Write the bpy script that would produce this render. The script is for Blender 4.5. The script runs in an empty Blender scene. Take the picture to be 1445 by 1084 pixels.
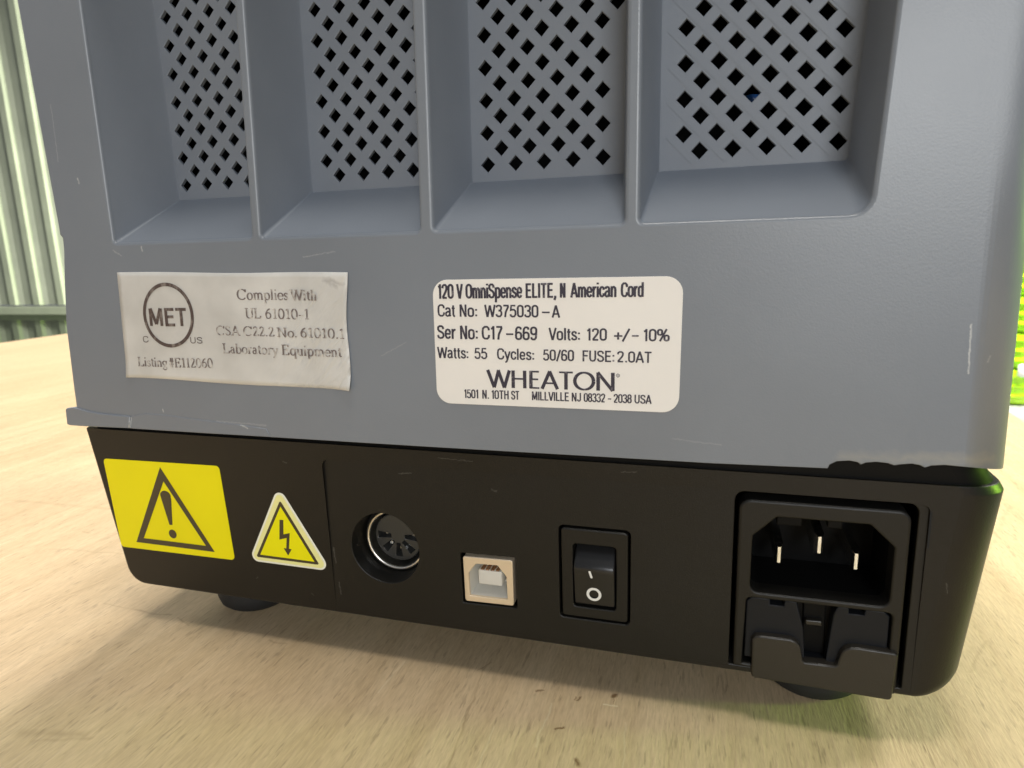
import bpy, bmesh, math, random
from math import sin, cos, pi, radians, atan2, hypot
from mathutils import Vector, Matrix
from mathutils.geometry import delaunay_2d_cdt
random.seed(7)
S = 0.001                       # all shapes are written in millimetres
scene = bpy.context.scene
col = scene.collection

# ------------------------------------------------------------------ camera
cam_d = bpy.data.cameras.new('camera'); cam = bpy.data.objects.new('camera', cam_d); col.objects.link(cam)
yaw, pitch, roll, fpx = -.2958, .2039, -.0298, 932.67
fw = Vector((sin(yaw)*cos(pitch), cos(yaw)*cos(pitch), -sin(pitch)))
rt = Vector((cos(yaw), -sin(yaw), 0)); up = rt.cross(fw)
r2 = cos(roll)*rt + sin(roll)*up; u2 = -sin(roll)*rt + cos(roll)*up
M = Matrix((r2, u2, -fw)).transposed().to_4x4(); M.translation = Vector((156.43, -126.92, 42.28))*S
cam.matrix_world = M
cam_d.sensor_width = 36; cam_d.lens = fpx/1445*36
cam_d.clip_start = .005; cam_d.clip_end = 60
cam_d.dof.use_dof = True; cam_d.dof.focus_distance = .150; cam_d.dof.aperture_fstop = 36
scene.camera = cam

# ------------------------------------------------------------------ light
scene.view_settings.view_transform = 'Standard'; scene.view_settings.look = 'None'
scene.view_settings.exposure = 0; scene.view_settings.gamma = 1
w = bpy.data.worlds.new('World'); scene.world = w; w.use_nodes = True
w.node_tree.nodes['Background'].inputs[0].default_value = (.86, .90, .96, 1)
w.node_tree.nodes['Background'].inputs[1].default_value = .24
def area(name, loc, target, sx, sy, power, color):
    l = bpy.data.lights.new(name, 'AREA'); l.shape = 'RECTANGLE'; l.size = sx; l.size_y = sy
    l.energy = power; l.color = color
    o = bpy.data.objects.new(name, l); col.objects.link(o); o.location = loc
    o.rotation_euler = (Vector(target)-Vector(loc)).to_track_quat('-Z', 'Y').to_euler()
    return o
area('ceiling_lamp', (-.10, 1.15, 1.75), (.05, .1, 0), .8, .5, 68, (1, .93, .83))
area('side_lamp', (-1.6, .25, 1.0), (-.1, .0, 0), .5, .5, 13, (1, .94, .86))
area('overhead_fill', (.20, -.16, 1.7), (.12, -.1, 0), .4, .25, 13, (1, .94, .84))  # added fill that lifts the table in front of the device
area('front_lamp', (.40, -.80, .30), (.13, 0, .06), .25, .25, 3.5, (.96, .985, 1))  # front light for the face's upper-right sheen, source unknown
area('crate_table_fill', (1.7, .95, 1.5), (1.25, 1.9, -.3), .5, .5, 70, (1, .95, .86))  # added to brighten the crates and the right of the table
area('wall_fill', (-.5, 1.5, 2.0), (-2.3, 3.5, .2), .6, .6, 85, (1, 1, .92)).data.spread = radians(80)  # added unseen fill that lifts the flats of the wall
area('wall_stripe_fill', (1.8, 2.95, 1.5), (-4.5, 3.45, .6), .4, .4, 125, (1, 1, .88)).data.spread = radians(70)  # added from the right so the corrugation slopes show as bright stripes
area('green_wall_fill', (.7, 2.95, -.30), (-4.5, 3.45, -.12), .3, .12, 16, (.62, 1, .10)).data.spread = radians(60)  # added, stands in for green light bounced onto the lower wall
area('crate_fill', (1.0, 1.7, .9), (1.3, 2.4, -.3), .3, .3, 11, (1, 1, .9)).data.spread = radians(80)  # added out of view, only to brighten the crates
area('green_bounce_fill', (.90, .13, .11), (.2, .10, .06), .06, .22, 2.0, (.5, 1, .08)).data.spread = radians(120)  # added, imitates green bounce from the crates on the housing edge

# ------------------------------------------------------------------ materials
def mat(name, color, rough=.5, metal=0, bump=0, bscale=1500, var=0, vscale=40, spec=.5, coat=0, stretch=None):
    m = bpy.data.materials.new(name); m.use_nodes = True; nt = m.node_tree; N = nt.nodes; L = nt.links
    p = N['Principled BSDF']
    p.inputs['Base Color'].default_value = (*color, 1); p.inputs['Roughness'].default_value = rough
    p.inputs['Metallic'].default_value = metal; p.inputs['Specular IOR Level'].default_value = spec
    p.inputs['Coat Weight'].default_value = coat
    tc = N.new('ShaderNodeTexCoord')
    if bump:
        n = N.new('ShaderNodeTexNoise'); n.inputs['Scale'].default_value = bscale; n.inputs['Detail'].default_value = 3
        L.new(tc.outputs['Object'], n.inputs['Vector'])
        b = N.new('ShaderNodeBump'); b.inputs['Strength'].default_value = bump; b.inputs['Distance'].default_value = .0002
        L.new(n.outputs['Fac'], b.inputs['Height']); L.new(b.outputs['Normal'], p.inputs['Normal'])
    if var:
        n = N.new('ShaderNodeTexNoise'); n.inputs['Scale'].default_value = vscale; n.inputs['Detail'].default_value = 6
        L.new(tc.outputs['Object'], n.inputs['Vector'])
        r = N.new('ShaderNodeMapRange'); r.inputs['To Min'].default_value = 1-var; r.inputs['To Max'].default_value = 1+var
        r.inputs['From Min'].default_value = .3; r.inputs['From Max'].default_value = .7
        L.new(n.outputs['Fac'], r.inputs['Value'])
        mx = N.new('ShaderNodeMix'); mx.data_type = 'RGBA'; mx.blend_type = 'MULTIPLY'; mx.inputs['Factor'].default_value = 1
        mx.inputs[6].default_value = (*color, 1); L.new(r.outputs[0], mx.inputs[7]); L.new(mx.outputs[2], p.inputs['Base Color'])
        r2_ = N.new('ShaderNodeMapRange'); r2_.inputs['To Min'].default_value = rough-.06; r2_.inputs['To Max'].default_value = rough+.08
        L.new(n.outputs['Fac'], r2_.inputs['Value']); L.new(r2_.outputs[0], p.inputs['Roughness'])
    return m
def math_node(nt, op, a, b=None, c=None, clamp=False):
    n = nt.nodes.new('ShaderNodeMath'); n.operation = op; n.use_clamp = clamp
    for i, q in enumerate((a, b, c)):
        if q is None: continue
        if hasattr(q, 'links'): nt.links.new(q, n.inputs[i])
        else: n.inputs[i].default_value = q
    return n.outputs[0]
def seg_mask(nt, u, v, ax, ay, bx, by, wd):
    """soft mask round the line a-b, width wd, metres"""
    mn = lambda *k, **kw: math_node(nt, *k, **kw)
    dx, dy = bx-ax, by-ay; LL = dx*dx+dy*dy
    pu = mn('SUBTRACT', u, ax); pv = mn('SUBTRACT', v, ay)
    t = mn('DIVIDE', mn('ADD', mn('MULTIPLY', pu, dx), mn('MULTIPLY', pv, dy)), LL, clamp=True)
    eu = mn('SUBTRACT', pu, mn('MULTIPLY', t, dx)); ev = mn('SUBTRACT', pv, mn('MULTIPLY', t, dy))
    d = mn('SQRT', mn('ADD', mn('MULTIPLY', eu, eu), mn('MULTIPLY', ev, ev)))
    return mn('SUBTRACT', 1, mn('DIVIDE', d, wd), clamp=True)
def add_marks(m, axis, marks, dark, strength, wob=.0004, wscale=300, breakup=None):
    """scratches or stains of the thing's own surface, mixed over its colour"""
    nt = m.node_tree; N = nt.nodes; L = nt.links; p = N['Principled BSDF']
    tc = N.new('ShaderNodeTexCoord'); nz = N.new('ShaderNodeTexNoise'); nz.inputs['Scale'].default_value = wscale
    L.new(tc.outputs['Object'], nz.inputs['Vector'])
    va = N.new('ShaderNodeVectorMath'); va.operation = 'MULTIPLY_ADD'
    L.new(nz.outputs['Color'], va.inputs[0]); va.inputs[1].default_value = (wob*2,)*3
    L.new(tc.outputs['Object'], va.inputs[2])
    va2 = N.new('ShaderNodeVectorMath'); va2.operation = 'SUBTRACT'; L.new(va.outputs[0], va2.inputs[0]); va2.inputs[1].default_value = (wob,)*3
    sp = N.new('ShaderNodeSeparateXYZ'); L.new(va2.outputs[0], sp.inputs[0])
    u = sp.outputs[0]; v = sp.outputs[axis]
    tot = None
    for ax, ay, bx, by, wd, st in marks:
        k = math_node(nt, 'MULTIPLY', seg_mask(nt, u, v, ax*S, ay*S, bx*S, by*S, wd*S), st, clamp=True)
        tot = k if tot is None else math_node(nt, 'MAXIMUM', tot, k)
    if breakup:
        n3 = N.new('ShaderNodeTexNoise'); n3.inputs['Scale'].default_value = breakup; L.new(tc.outputs['Object'], n3.inputs['Vector'])
        tot = math_node(nt, 'MULTIPLY', tot, math_node(nt, 'MULTIPLY', n3.outputs['Fac'], 1.8), clamp=True)
    tot = math_node(nt, 'MULTIPLY', tot, strength, clamp=True)
    mx = N.new('ShaderNodeMix'); mx.data_type = 'RGBA'; L.new(tot, mx.inputs['Factor'])
    src = p.inputs['Base Color']
    if src.is_linked: L.new(src.links[0].from_socket, mx.inputs[6])
    else: mx.inputs[6].default_value = src.default_value
    mx.inputs[7].default_value = (*dark, 1); L.new(mx.outputs[2], p.inputs['Base Color'])

GREY = (.190, .213, .248)
m_grey = mat('grey_abs_plastic', GREY, .36, spec=.62, bump=.11, bscale=2600, var=.07, vscale=18)
add_marks(m_grey, 2, [(198.4, 27.3, 198.6, 19, .2, 1.1), (201.6, 22, 201.3, 21, .2, .3), (17, 2.9, 16.45, .5, .3, .9), (50, 2.7, 51.9, 2.1, .25, .7),
                      (27.3, 5.6, 27.4, 4.9, .25, .8), (8.7, 61.6, 8.9, 60.4, .3, .7), (17.2, 44.4, 19.5, 43, .25, .35), (25.8, 44.9, 25.9, 44, .35, .8),
                      (43, 3.4, 57, 3.0, .3, .25), (3, 79, 3.2, 66, .25, .25), (148.2, 51.2, 148.4, 49.2, .3, .0), (70, 41.5, 78, 42.5, .2, .3),
                      (150, 5, 159, 4.2, .2, .2), (88, 20, 94, 23, .18, .2)],
          (.62, .63, .63), .8, wob=.0003, wscale=900, breakup=1800)
add_marks(m_grey, 2, [(180, 3.4, 190, 3.5, 1.6, .8), (190, 3.6, 203, 4.0, 1.6, 1)], (.33, .32, .28), .5, wob=.0012, wscale=500)
m_greyin = mat('grey_recess_plastic', (.188, .212, .250), .5, bump=.12, bscale=2600, var=.04, vscale=60)
m_black = mat('black_satin_plastic', (.008, .0072, .0060), .38, spec=.36, bump=.16, bscale=3200, var=.12, vscale=60)
add_marks(m_black, 2, [(60, -6, 61, -6.2, .2, .5), (48, -38, 48.6, -37.6, .2, .5), (64, -40, 64.4, -40.6, .2, .5), (199, -20, 199.3, -22, .2, .4), (100, -2.4, 108, -2.7, .18, .35), (140, -2.8, 143, -2.6, .2, .4)], (.2, .19, .17), .6, wscale=1200, breakup=2500)
m_panel = mat('black_port_panel', (.008, .0074, .0062), .42, spec=.36, bump=.14, bscale=3200, var=.1, vscale=60)
add_marks(m_panel, 2, [(71.3, -27, 71.6, -31, .3, .5), (72, -36, 72.3, -39, .25, .4), (90, -7, 93, -6.6, .2, .5), (112, -9, 113, -9.4, .3, .4)], (.2, .19, .17), .6, wscale=1200, breakup=2500)
m_deep = mat('shaded_black_plastic', (.004, .004, .004), .5, spec=.12)  # black of the rim, also deepens the shade in wells and latch
m_gloss = mat('black_gloss_plastic', (.012, .012, .0125), .3, bump=.05, bscale=2500)
m_drawer = mat('fuse_drawer_plastic', (.010, .011, .0135), .5, bump=.12, bscale=3000, spec=.22)
m_lip = mat('drawer_lip_plastic', (.018, .0155, .012), .38, bump=.12, bscale=3000)
m_rubber = mat('black_rubber', (.016, .016, .016), .7, bump=.1, bscale=2000)
m_void = mat('dark_interior', (.006, .007, .009), .8)
m_cap = mat('blue_capacitor_sleeve', (.02, .09, .3), .3)
m_nickel = mat('nickel_plating', (.9, .87, .8), .28, metal=1)
m_pin = mat('pin_metal', (.92, .92, .9), .2, metal=1)
m_tin = mat('tinned_shell', (.84, .70, .52), .42, metal=.5, bump=.1, bscale=2500)  # warm reflection of the wood put into the shell's colour
m_usbw = mat('white_socket_plastic', (.72, .70, .64), .4, bump=.05)
m_usbs = mat('brown_contact_plastic', (.25, .13, .06), .6, var=.4, vscale=900)  # mottled brown for the contact strips and the block above the tongue
m_yel = mat('yellow_vinyl', (.92, .82, .0), .5, spec=.3, bump=.04, bscale=900, var=.03, vscale=50)
m_yel2 = mat('yellow_warning_print', (.92, .86, .0), .45, spec=.3)
m_pale = mat('pale_yellow_border', (.92, .89, .38), .4)
m_ink = mat('brown_black_ink', (.060, .045, .020), .45)
m_label = mat('white_label_paper', (.84, .82, .79), .42, bump=.05, bscale=700, var=.015, vscale=60)
m_rock = mat('white_switch_print', (.8, .8, .77), .4)
def ink_mat(name, ink, paper, lo, hi, scale, stretch=1):
    m = mat(name, ink, .5); nt = m.node_tree; N = nt.nodes; L = nt.links; p = N['Principled BSDF']
    tc = N.new('ShaderNodeTexCoord'); mp = N.new('ShaderNodeMapping'); mp.inputs['Scale'].default_value = (1, 1, stretch)
    n = N.new('ShaderNodeTexNoise'); n.inputs['Scale'].default_value = scale; n.inputs['Detail'].default_value = 2
    L.new(tc.outputs['Object'], mp.inputs[0]); L.new(mp.outputs[0], n.inputs['Vector'])
    r = N.new('ShaderNodeMapRange'); r.inputs['From Min'].default_value = lo; r.inputs['From Max'].default_value = hi
    L.new(n.outputs['Fac'], r.inputs['Value'])
    mx = N.new('ShaderNodeMix'); mx.data_type = 'RGBA'; L.new(r.outputs[0], mx.inputs['Factor'])
    mx.inputs[6].default_value = (*ink, 1); mx.inputs[7].default_value = (*paper, 1); L.new(mx.outputs[2], p.inputs['Base Color'])
    return m
m_type = ink_mat('blue_black_label_ink', (.035, .03, .05), (.3, .28, .3), .62, .8, 900)
m_worn = ink_mat('worn_label_ink', (.17, .14, .135), (.60, .57, .53), .47, .66, 1100, .6)
m_worn2 = ink_mat('worn_brown_ink', (.085, .06, .055), (.33, .29, .26), .5, .78, 700, .7)

# paper of the old label: grey-cream, creased and stained at its right end
m_old = mat('old_creased_label', (.60, .57, .52), .33)
nt = m_old.node_tree; N = nt.nodes; L = nt.links; p = N['Principled BSDF']
tc = N.new('ShaderNodeTexCoord'); sp = N.new('ShaderNodeSeparateXYZ'); L.new(tc.outputs['Object'], sp.inputs[0])
ca, sa = cos(radians(50)), sin(radians(50))
across = math_node(nt, 'SUBTRACT', math_node(nt, 'MULTIPLY', sp.outputs[0], sa*420), math_node(nt, 'MULTIPLY', sp.outputs[2], ca*420))
along = math_node(nt, 'ADD', math_node(nt, 'MULTIPLY', sp.outputs[0], ca*60), math_node(nt, 'MULTIPLY', sp.outputs[2], sa*60))
cx_ = N.new('ShaderNodeCombineXYZ'); L.new(across, cx_.inputs[0]); L.new(along, cx_.inputs[1])
n1 = N.new('ShaderNodeTexNoise'); n1.inputs['Scale'].default_value = 1; n1.inputs['Detail'].default_value = 4; n1.inputs['Distortion'].default_value = .8; L.new(cx_.outputs[0], n1.inputs['Vector'])
wr = math_node(nt, 'SUBTRACT', math_node(nt, 'MULTIPLY', sp.outputs[0], 26), math_node(nt, 'MULTIPLY', sp.outputs[2], 14))
wr = math_node(nt, 'SUBTRACT', wr, 1.15, clamp=True)
hgt = math_node(nt, 'MULTIPLY', n1.outputs['Fac'], math_node(nt, 'ADD', wr, .05))
b = N.new('ShaderNodeBump'); b.inputs['Strength'].default_value = .9; b.inputs['Distance'].default_value = .0012
L.new(hgt, b.inputs['Height']); L.new(b.outputs['Normal'], p.inputs['Normal'])
n2 = N.new('ShaderNodeTexNoise'); n2.inputs['Scale'].default_value = 55; n2.inputs['Detail'].default_value = 7; L.new(tc.outputs['Object'], n2.inputs['Vector'])
cr = N.new('ShaderNodeValToRGB'); cr.color_ramp.elements[0].position = .35; cr.color_ramp.elements[0].color = (.54, .535, .515, 1)
cr.color_ramp.elements[1].position = .62; cr.color_ramp.elements[1].color = (.67, .665, .645, 1)
L.new(n2.outputs['Fac'], cr.inputs[0]); L.new(cr.outputs[0], p.inputs['Base Color'])
add_marks(m_old, 2, [(75, 36.5, 79.5, 35.5, .9, 1), (76, 36.0, 78, 34.8, .7, 1), (18.2, 37.6, 17.9, 30, .5, .35)], (.36, .35, .34), .6, wob=.0012, wscale=500, breakup=700)

# plywood
def plywood():
    m = mat('plywood_face', (.5, .4, .25), .5); nt = m.node_tree; N = nt.nodes; L = nt.links; p = N['Principled BSDF']
    tc = N.new('ShaderNodeTexCoord')
    def noise(scale, sc, det=5, rot=0, dist=0):
        mp = N.new('ShaderNodeMapping'); mp.inputs['Scale'].default_value = sc; mp.inputs['Rotation'].default_value = (0, 0, rot)
        n = N.new('ShaderNodeTexNoise'); n.inputs['Scale'].default_value = scale; n.inputs['Detail'].default_value = det; n.inputs['Distortion'].default_value = dist
        L.new(tc.outputs['Object'], mp.inputs[0]); L.new(mp.outputs[0], n.inputs['Vector']); return n.outputs['Fac']
    broad = noise(9, (1, .35, 1), 3, .12, .5)
    grain = noise(170, (1, .07, 1), 6, .12, .5)
    fib = noise(2300, (1, .13, 1), 2, .12)
    pore = noise(1500, (1, .14, 1), 2, .1)
    cr = N.new('ShaderNodeValToRGB'); e = cr.color_ramp.elements
    e[0].position = .3; e[0].color = (.405, .29, .162, 1); e[1].position = .72; e[1].color = (.59, .455, .29, 1)
    mixv = math_node(nt, 'ADD', math_node(nt, 'MULTIPLY', broad, .62), math_node(nt, 'MULTIPLY', grain, .38))
    L.new(mixv, cr.inputs[0])
    f2 = N.new('ShaderNodeMapRange'); f2.inputs['From Min'].default_value = .3; f2.inputs['From Max'].default_value = .7; f2.inputs['To Min'].default_value = .87; f2.inputs['To Max'].default_value = 1.08
    L.new(fib, f2.inputs['Value'])
    pr = N.new('ShaderNodeMapRange'); pr.inputs['From Min'].default_value = .6; pr.inputs['From Max'].default_value = .72; pr.inputs['To Min'].default_value = 1; pr.inputs['To Max'].default_value = .74
    L.new(pore, pr.inputs['Value'])
    mx = N.new('ShaderNodeMix'); mx.data_type = 'RGBA'; mx.blend_type = 'MULTIPLY'; mx.inputs['Factor'].default_value = 1
    L.new(cr.outputs[0], mx.inputs[6]); L.new(math_node(nt, 'MULTIPLY', f2.outputs[0], pr.outputs[0]), mx.inputs[7])
    L.new(mx.outputs[2], p.inputs['Base Color'])
    b = N.new('ShaderNodeBump'); b.inputs['Strength'].default_value = .45; b.inputs['Distance'].default_value = .00022
    L.new(math_node(nt, 'ADD', fib, math_node(nt, 'MULTIPLY', grain, 1.5)), b.inputs['Height']); L.new(b.outputs['Normal'], p.inputs['Normal'])
    r = N.new('ShaderNodeMapRange'); r.inputs['To Min'].default_value = .4; r.inputs['To Max'].default_value = .62
    L.new(grain, r.inputs['Value']); L.new(r.outputs[0], p.inputs['Roughness'])
    return m
m_ply = plywood()
add_marks(m_ply, 1, [(121.6, -.9, 122.9, -.2, .45, .9), (131.1, -1.6, 131.5, -.4, .45, 1), (130.5, -1.5, 130.6, -.6, .35, .7), (138.4, 1.7, 138.7, 2.1, .75, 1.6),
                     (138.7, -.6, 138.7, 1.0, .2, .6), (128.4, -11.4, 130, -10.4, .45, 1.1), (134, -18.4, 134.6, -19.6, .7, 1), (108.5, 6.5, 106.3, 3, .2, .5)],
          (.13, .065, .02), .9, wob=.0005, wscale=700)
add_marks(m_ply, 1, [(107.8, 8, 108.4, -5, .3, .8), (108.4, -5, 110.8, -30, .35, .9), (-9, 5.6, 3, 4.6, .4, .55), (3, 4.6, 15, 4.8, .6, .9), (18, 4.5, 24, 1.5, .45, .7),
                     (50, 1.4, 55, .9, .5, .8), (19, -41, 33, -38, 1.6, .6), (24, -42, 36, -38.2, .7, .6), (-20, 20, -28, -8, .9, .5), (-60, 30, -20, 34, .7, .4),
                     (-120, 62, -70, 64, 1.6, .45), (-70, 64, -30, 72, 1.3, .4), (-62, 44, -58, 43, .8, .9), (-40, 43, -36, 44.5, .7, .8), (-160, 120, -90, 150, 2.5, .4), (232, 40, 250, 80, .8, .4), (215, 30, 223, 44, .6, .45), (240, 95, 262, 140, 1.2, .4),
                     (-220, 205, -140, 195, 3, .45), (-300, 300, -200, 260, 4, .4), (100, -12, 101.5, -33, .25, .45), (150, -6, 151.5, -16, .3, .35), (64, -8, 66, -38, .3, .35)],
          (.27, .19, .10), .62, wob=.0012, wscale=160, breakup=260)
add_marks(m_ply, 1, [(136.8, -1.6, 139.6, -1.1, .35, 1), (126, -4, 125.5, -17, .35, .5), (116, -14, 116.4, -28, .3, .4), (142, -6, 143, -18, .3, .4), (88, 2, 87, -10, .35, .4)],
          (.74, .66, .45), .6, wob=.0006, wscale=300)
m_plyedge = mat('plywood_edge', (.36, .25, .13), .7, var=.3, vscale=200)

def painted_steel(name, c):
    m = mat(name, c, .42, bump=.25, bscale=120, var=.08, vscale=6)
    return m
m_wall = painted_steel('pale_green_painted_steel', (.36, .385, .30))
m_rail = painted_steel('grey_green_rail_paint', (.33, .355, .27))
m_wdark = painted_steel('darker_lower_wall', (.20, .225, .16))  # darker tone for the lower sheet and the shadow strip under the rail
m_floor = mat('worn_concrete', (.33, .33, .32), .75, bump=.5, bscale=90, var=.15, vscale=3)
m_lime = mat('lime_green_plastic', (.56, .95, .02), .22, var=.12, vscale=14, spec=.7)
m_lime.node_tree.nodes['Principled BSDF'].inputs['Transmission Weight'].default_value = .12
m_white = mat('white_plastic', (.8, .8, .8), .4)

# ------------------------------------------------------------------ builders
FA, FB = .0464, .0173          # rear face leans back, base tucks under
def fp(x, n, v): return Vector((x, v*sin(FA)+n*cos(FA), v*cos(FA)-n*sin(FA)))*S
def bp(x, n, v): return Vector((x, .8-v*sin(FB)+n*cos(FB), v*cos(FB)+n*sin(FB)))*S
def wp(x, y, z): return Vector((x, y, z))*S
def pp(x, n, v):               # port panel: sunk .6 mm at its top, flush at its foot
    return bp(x, n + .6*max(0, min(1, (v+27)/20)), v)

def inside(x, y, q):
    r = False; n = len(q)
    for i in range(n):
        x0, y0 = q[i]; x1, y1 = q[(i+1) % n]
        if (y0 > y) != (y1 > y) and x < (x1-x0)*(y-y0)/(y1-y0)+x0: r = not r
    return r
class MB:
    def __init__(s, fr=wp): s.v = []; s.f = []; s.fr = fr; s.sm = []
    def add(s, pts): i = len(s.v); s.v += [s.fr(*q) for q in pts]; return list(range(i, i+len(pts)))
    def face(s, idx, smooth=False): s.f.append(tuple(idx)); s.sm.append(smooth)
    def ring(s, poly, n): return s.add([(x, n, v) for x, v in poly])
    def loft(s, a, b, smooth=True):
        k = len(a)
        for i in range(k): s.face((a[i], a[(i+1) % k], b[(i+1) % k], b[i]), smooth)
    def fill(s, outer, holes, n):
        loops = [outer]+holes; vs = []; es = []
        for q in loops:
            b0 = len(vs); vs += [Vector(p_) for p_ in q]; es += [(b0+i, b0+(i+1) % len(q)) for i in range(len(q))]
        rv, re_, rf, *_ = delaunay_2d_cdt(vs, es, [], 0, 1e-5)
        idx = s.add([(p_.x, n, p_.y) for p_ in rv])
        hb = [(min(x for x, y in h), max(x for x, y in h), min(y for x, y in h), max(y for x, y in h), h) for h in holes]
        for f in rf:
            cx = sum(rv[i].x for i in f)/len(f); cy = sum(rv[i].y for i in f)/len(f)
            if not inside(cx, cy, outer): continue
            if any(a <= cx <= b_ and c <= cy <= d and inside(cx, cy, h) for a, b_, c, d, h in hb): continue
            q = [idx[i] for i in f]
            ar = sum(rv[f[i]].x*rv[f[(i+1) % len(f)]].y-rv[f[(i+1) % len(f)]].x*rv[f[i]].y for i in range(len(f)))
            s.face(q if ar > 0 else q[::-1])
    def plate(s, outer, holes=[], n0=0., n1=1., bev=0, hbev=0, seg=3, back=True):
        """flat plate in the frame's x-v plane, front at n0, back at n1, rounded front edges"""
        s.fill(offset(outer, -bev) if bev else outer, [offset(h, hbev) if hbev else h for h in holes], n0)
        for q, bv, sg in [(outer, bev, -1)]+[(h, hbev, 1) for h in holes]:
            if bv:
                rings = [s.ring(offset(q, sg*bv*(1-sin(a*pi/2/seg))), n0+bv*(1-cos(a*pi/2/seg))) for a in range(seg+1)]
                for a, b_ in zip(rings, rings[1:]): s.loft(a, b_)
                last = s.ring(q, n0+bv)
            else: last = s.ring(q, n0)
            s.loft(last, s.ring(q, n1), False)
        if back: s.fill(outer, holes, n1)
    def box(s, x0, x1, n0, n1, v0, v1):
        i = s.add([(x, n, v) for x in (x0, x1) for n in (n0, n1) for v in (v0, v1)])
        for q in ((0, 1, 3, 2), (4, 6, 7, 5), (0, 4, 5, 1), (2, 3, 7, 6), (0, 2, 6, 4), (1, 5, 7, 3)): s.face([i[k] for k in q])
    def build(s, name, m, parent=None, bevel=0, bseg=2, fix=True, smooth=False, weld=False):
        me = bpy.data.meshes.new(name); me.from_pydata([tuple(q) for q in s.v], [], s.f)
        for pl, sm in zip(me.polygons, s.sm): pl.use_smooth = sm
        if fix or bevel or weld:
            bm = bmesh.new(); bm.from_mesh(me)
            if bevel or weld: bmesh.ops.remove_doubles(bm, verts=bm.verts, dist=1e-7)
            if bevel:
                es = [e for e in bm.edges if len(e.link_faces) == 2 and e.calc_face_angle(0) > .5]
                bmesh.ops.bevel(bm, geom=es, offset=bevel*S, segments=bseg, affect='EDGES', profile=.5, clamp_overlap=True)
            if fix: bmesh.ops.recalc_face_normals(bm, faces=bm.faces)
            bm.to_mesh(me); bm.free()
        if smooth:
            for pl in me.polygons: pl.use_smooth = True
            me.set_sharp_from_angle(angle=radians(35))
        me.materials.append(m)
        o = bpy.data.objects.new(name, me); col.objects.link(o)
        if parent: o.parent = parent
        return o
def area2(q): return sum(q[i][0]*q[(i+1) % len(q)][1]-q[(i+1) % len(q)][0]*q[i][1] for i in range(len(q)))/2
def offset(q, d):
    """grow (d>0) or shrink a contour; d may be a list with one distance per edge"""
    n = len(q); sg = 1 if area2(q) > 0 else -1
    ds = d if isinstance(d, (list, tuple)) else [d]*n
    out = []
    for i in range(n):
        p0, p1, p2 = q[i-1], q[i], q[(i+1) % n]
        e1 = (p1[0]-p0[0], p1[1]-p0[1]); e2 = (p2[0]-p1[0], p2[1]-p1[1])
        l1 = hypot(*e1) or 1e-9; l2 = hypot(*e2) or 1e-9
        n1 = (e1[1]/l1*sg, -e1[0]/l1*sg); n2 = (e2[1]/l2*sg, -e2[0]/l2*sg)
        d1, d2 = ds[i-1], ds[i]
        a = (p1[0]+n1[0]*d1, p1[1]+n1[1]*d1); b = (p1[0]+n2[0]*d2, p1[1]+n2[1]*d2)
        cr = e1[0]*e2[1]-e1[1]*e2[0]
        if abs(cr) < .05*l1*l2: out.append(((a[0]+b[0])/2, (a[1]+b[1])/2)); continue
        t = ((b[0]-a[0])*e2[1]-(b[1]-a[1])*e2[0])/cr
        out.append((a[0]+e1[0]*t, a[1]+e1[1]*t))
    return out
def rpoly(pts, r, seg=5):
    """polygon with rounded corners, r a number or one per corner"""
    n = len(pts); rs = r if isinstance(r, (list, tuple)) else [r]*n; out = []
    for i in range(n):
        p0, p1, p2 = Vector(pts[i-1]), Vector(pts[i]), Vector(pts[(i+1) % n]); rr = rs[i]
        if rr <= 0: out.append(tuple(p1)); continue
        a = (p0-p1).normalized(); b = (p2-p1).normalized(); ang = a.angle(b)
        t = min(rr/math.tan(ang/2), (p0-p1).length*.49, (p2-p1).length*.49); rr = t*math.tan(ang/2)
        c = p1+(a+b).normalized()*(rr/sin(ang/2)); s0 = p1+a*t-c; s1 = p1+b*t-c
        a0 = atan2(s0.y, s0.x); a1 = atan2(s1.y, s1.x); da = (a1-a0+pi) % (2*pi)-pi
        for k in range(seg+1): aa = a0+da*k/seg; out.append((c.x+rr*cos(aa), c.y+rr*sin(aa)))
    return out
def rect(x0, x1, v0, v1): return [(x0, v0), (x1, v0), (x1, v1), (x0, v1)]
def circ(cx, cv, r, n=48, ry=None): return [(cx+r*cos(2*pi*i/n), cv+(ry or r)*sin(2*pi*i/n)) for i in range(n)]
def tag(o, label, cat, group=None):
    o['label'] = label; o['category'] = cat
    if group: o['group'] = group
def tube(mb, pts, r, n=16, cap=True):
    rings = []
    for i, q in enumerate(pts):
        q = Vector(q); d = (Vector(pts[min(i+1, len(pts)-1)])-Vector(pts[max(i-1, 0)])).normalized()
        a = d.orthogonal().normalized(); b = d.cross(a)
        rr = r[i] if isinstance(r, (list, tuple)) else r
        rings.append(mb.add([tuple(q+(a*cos(2*pi*k/n)+b*sin(2*pi*k/n))*rr) for k in range(n)]))
    for a, b in zip(rings, rings[1:]): mb.loft(a, b)
    if cap: mb.face(rings[0]); mb.face(rings[-1])

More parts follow.
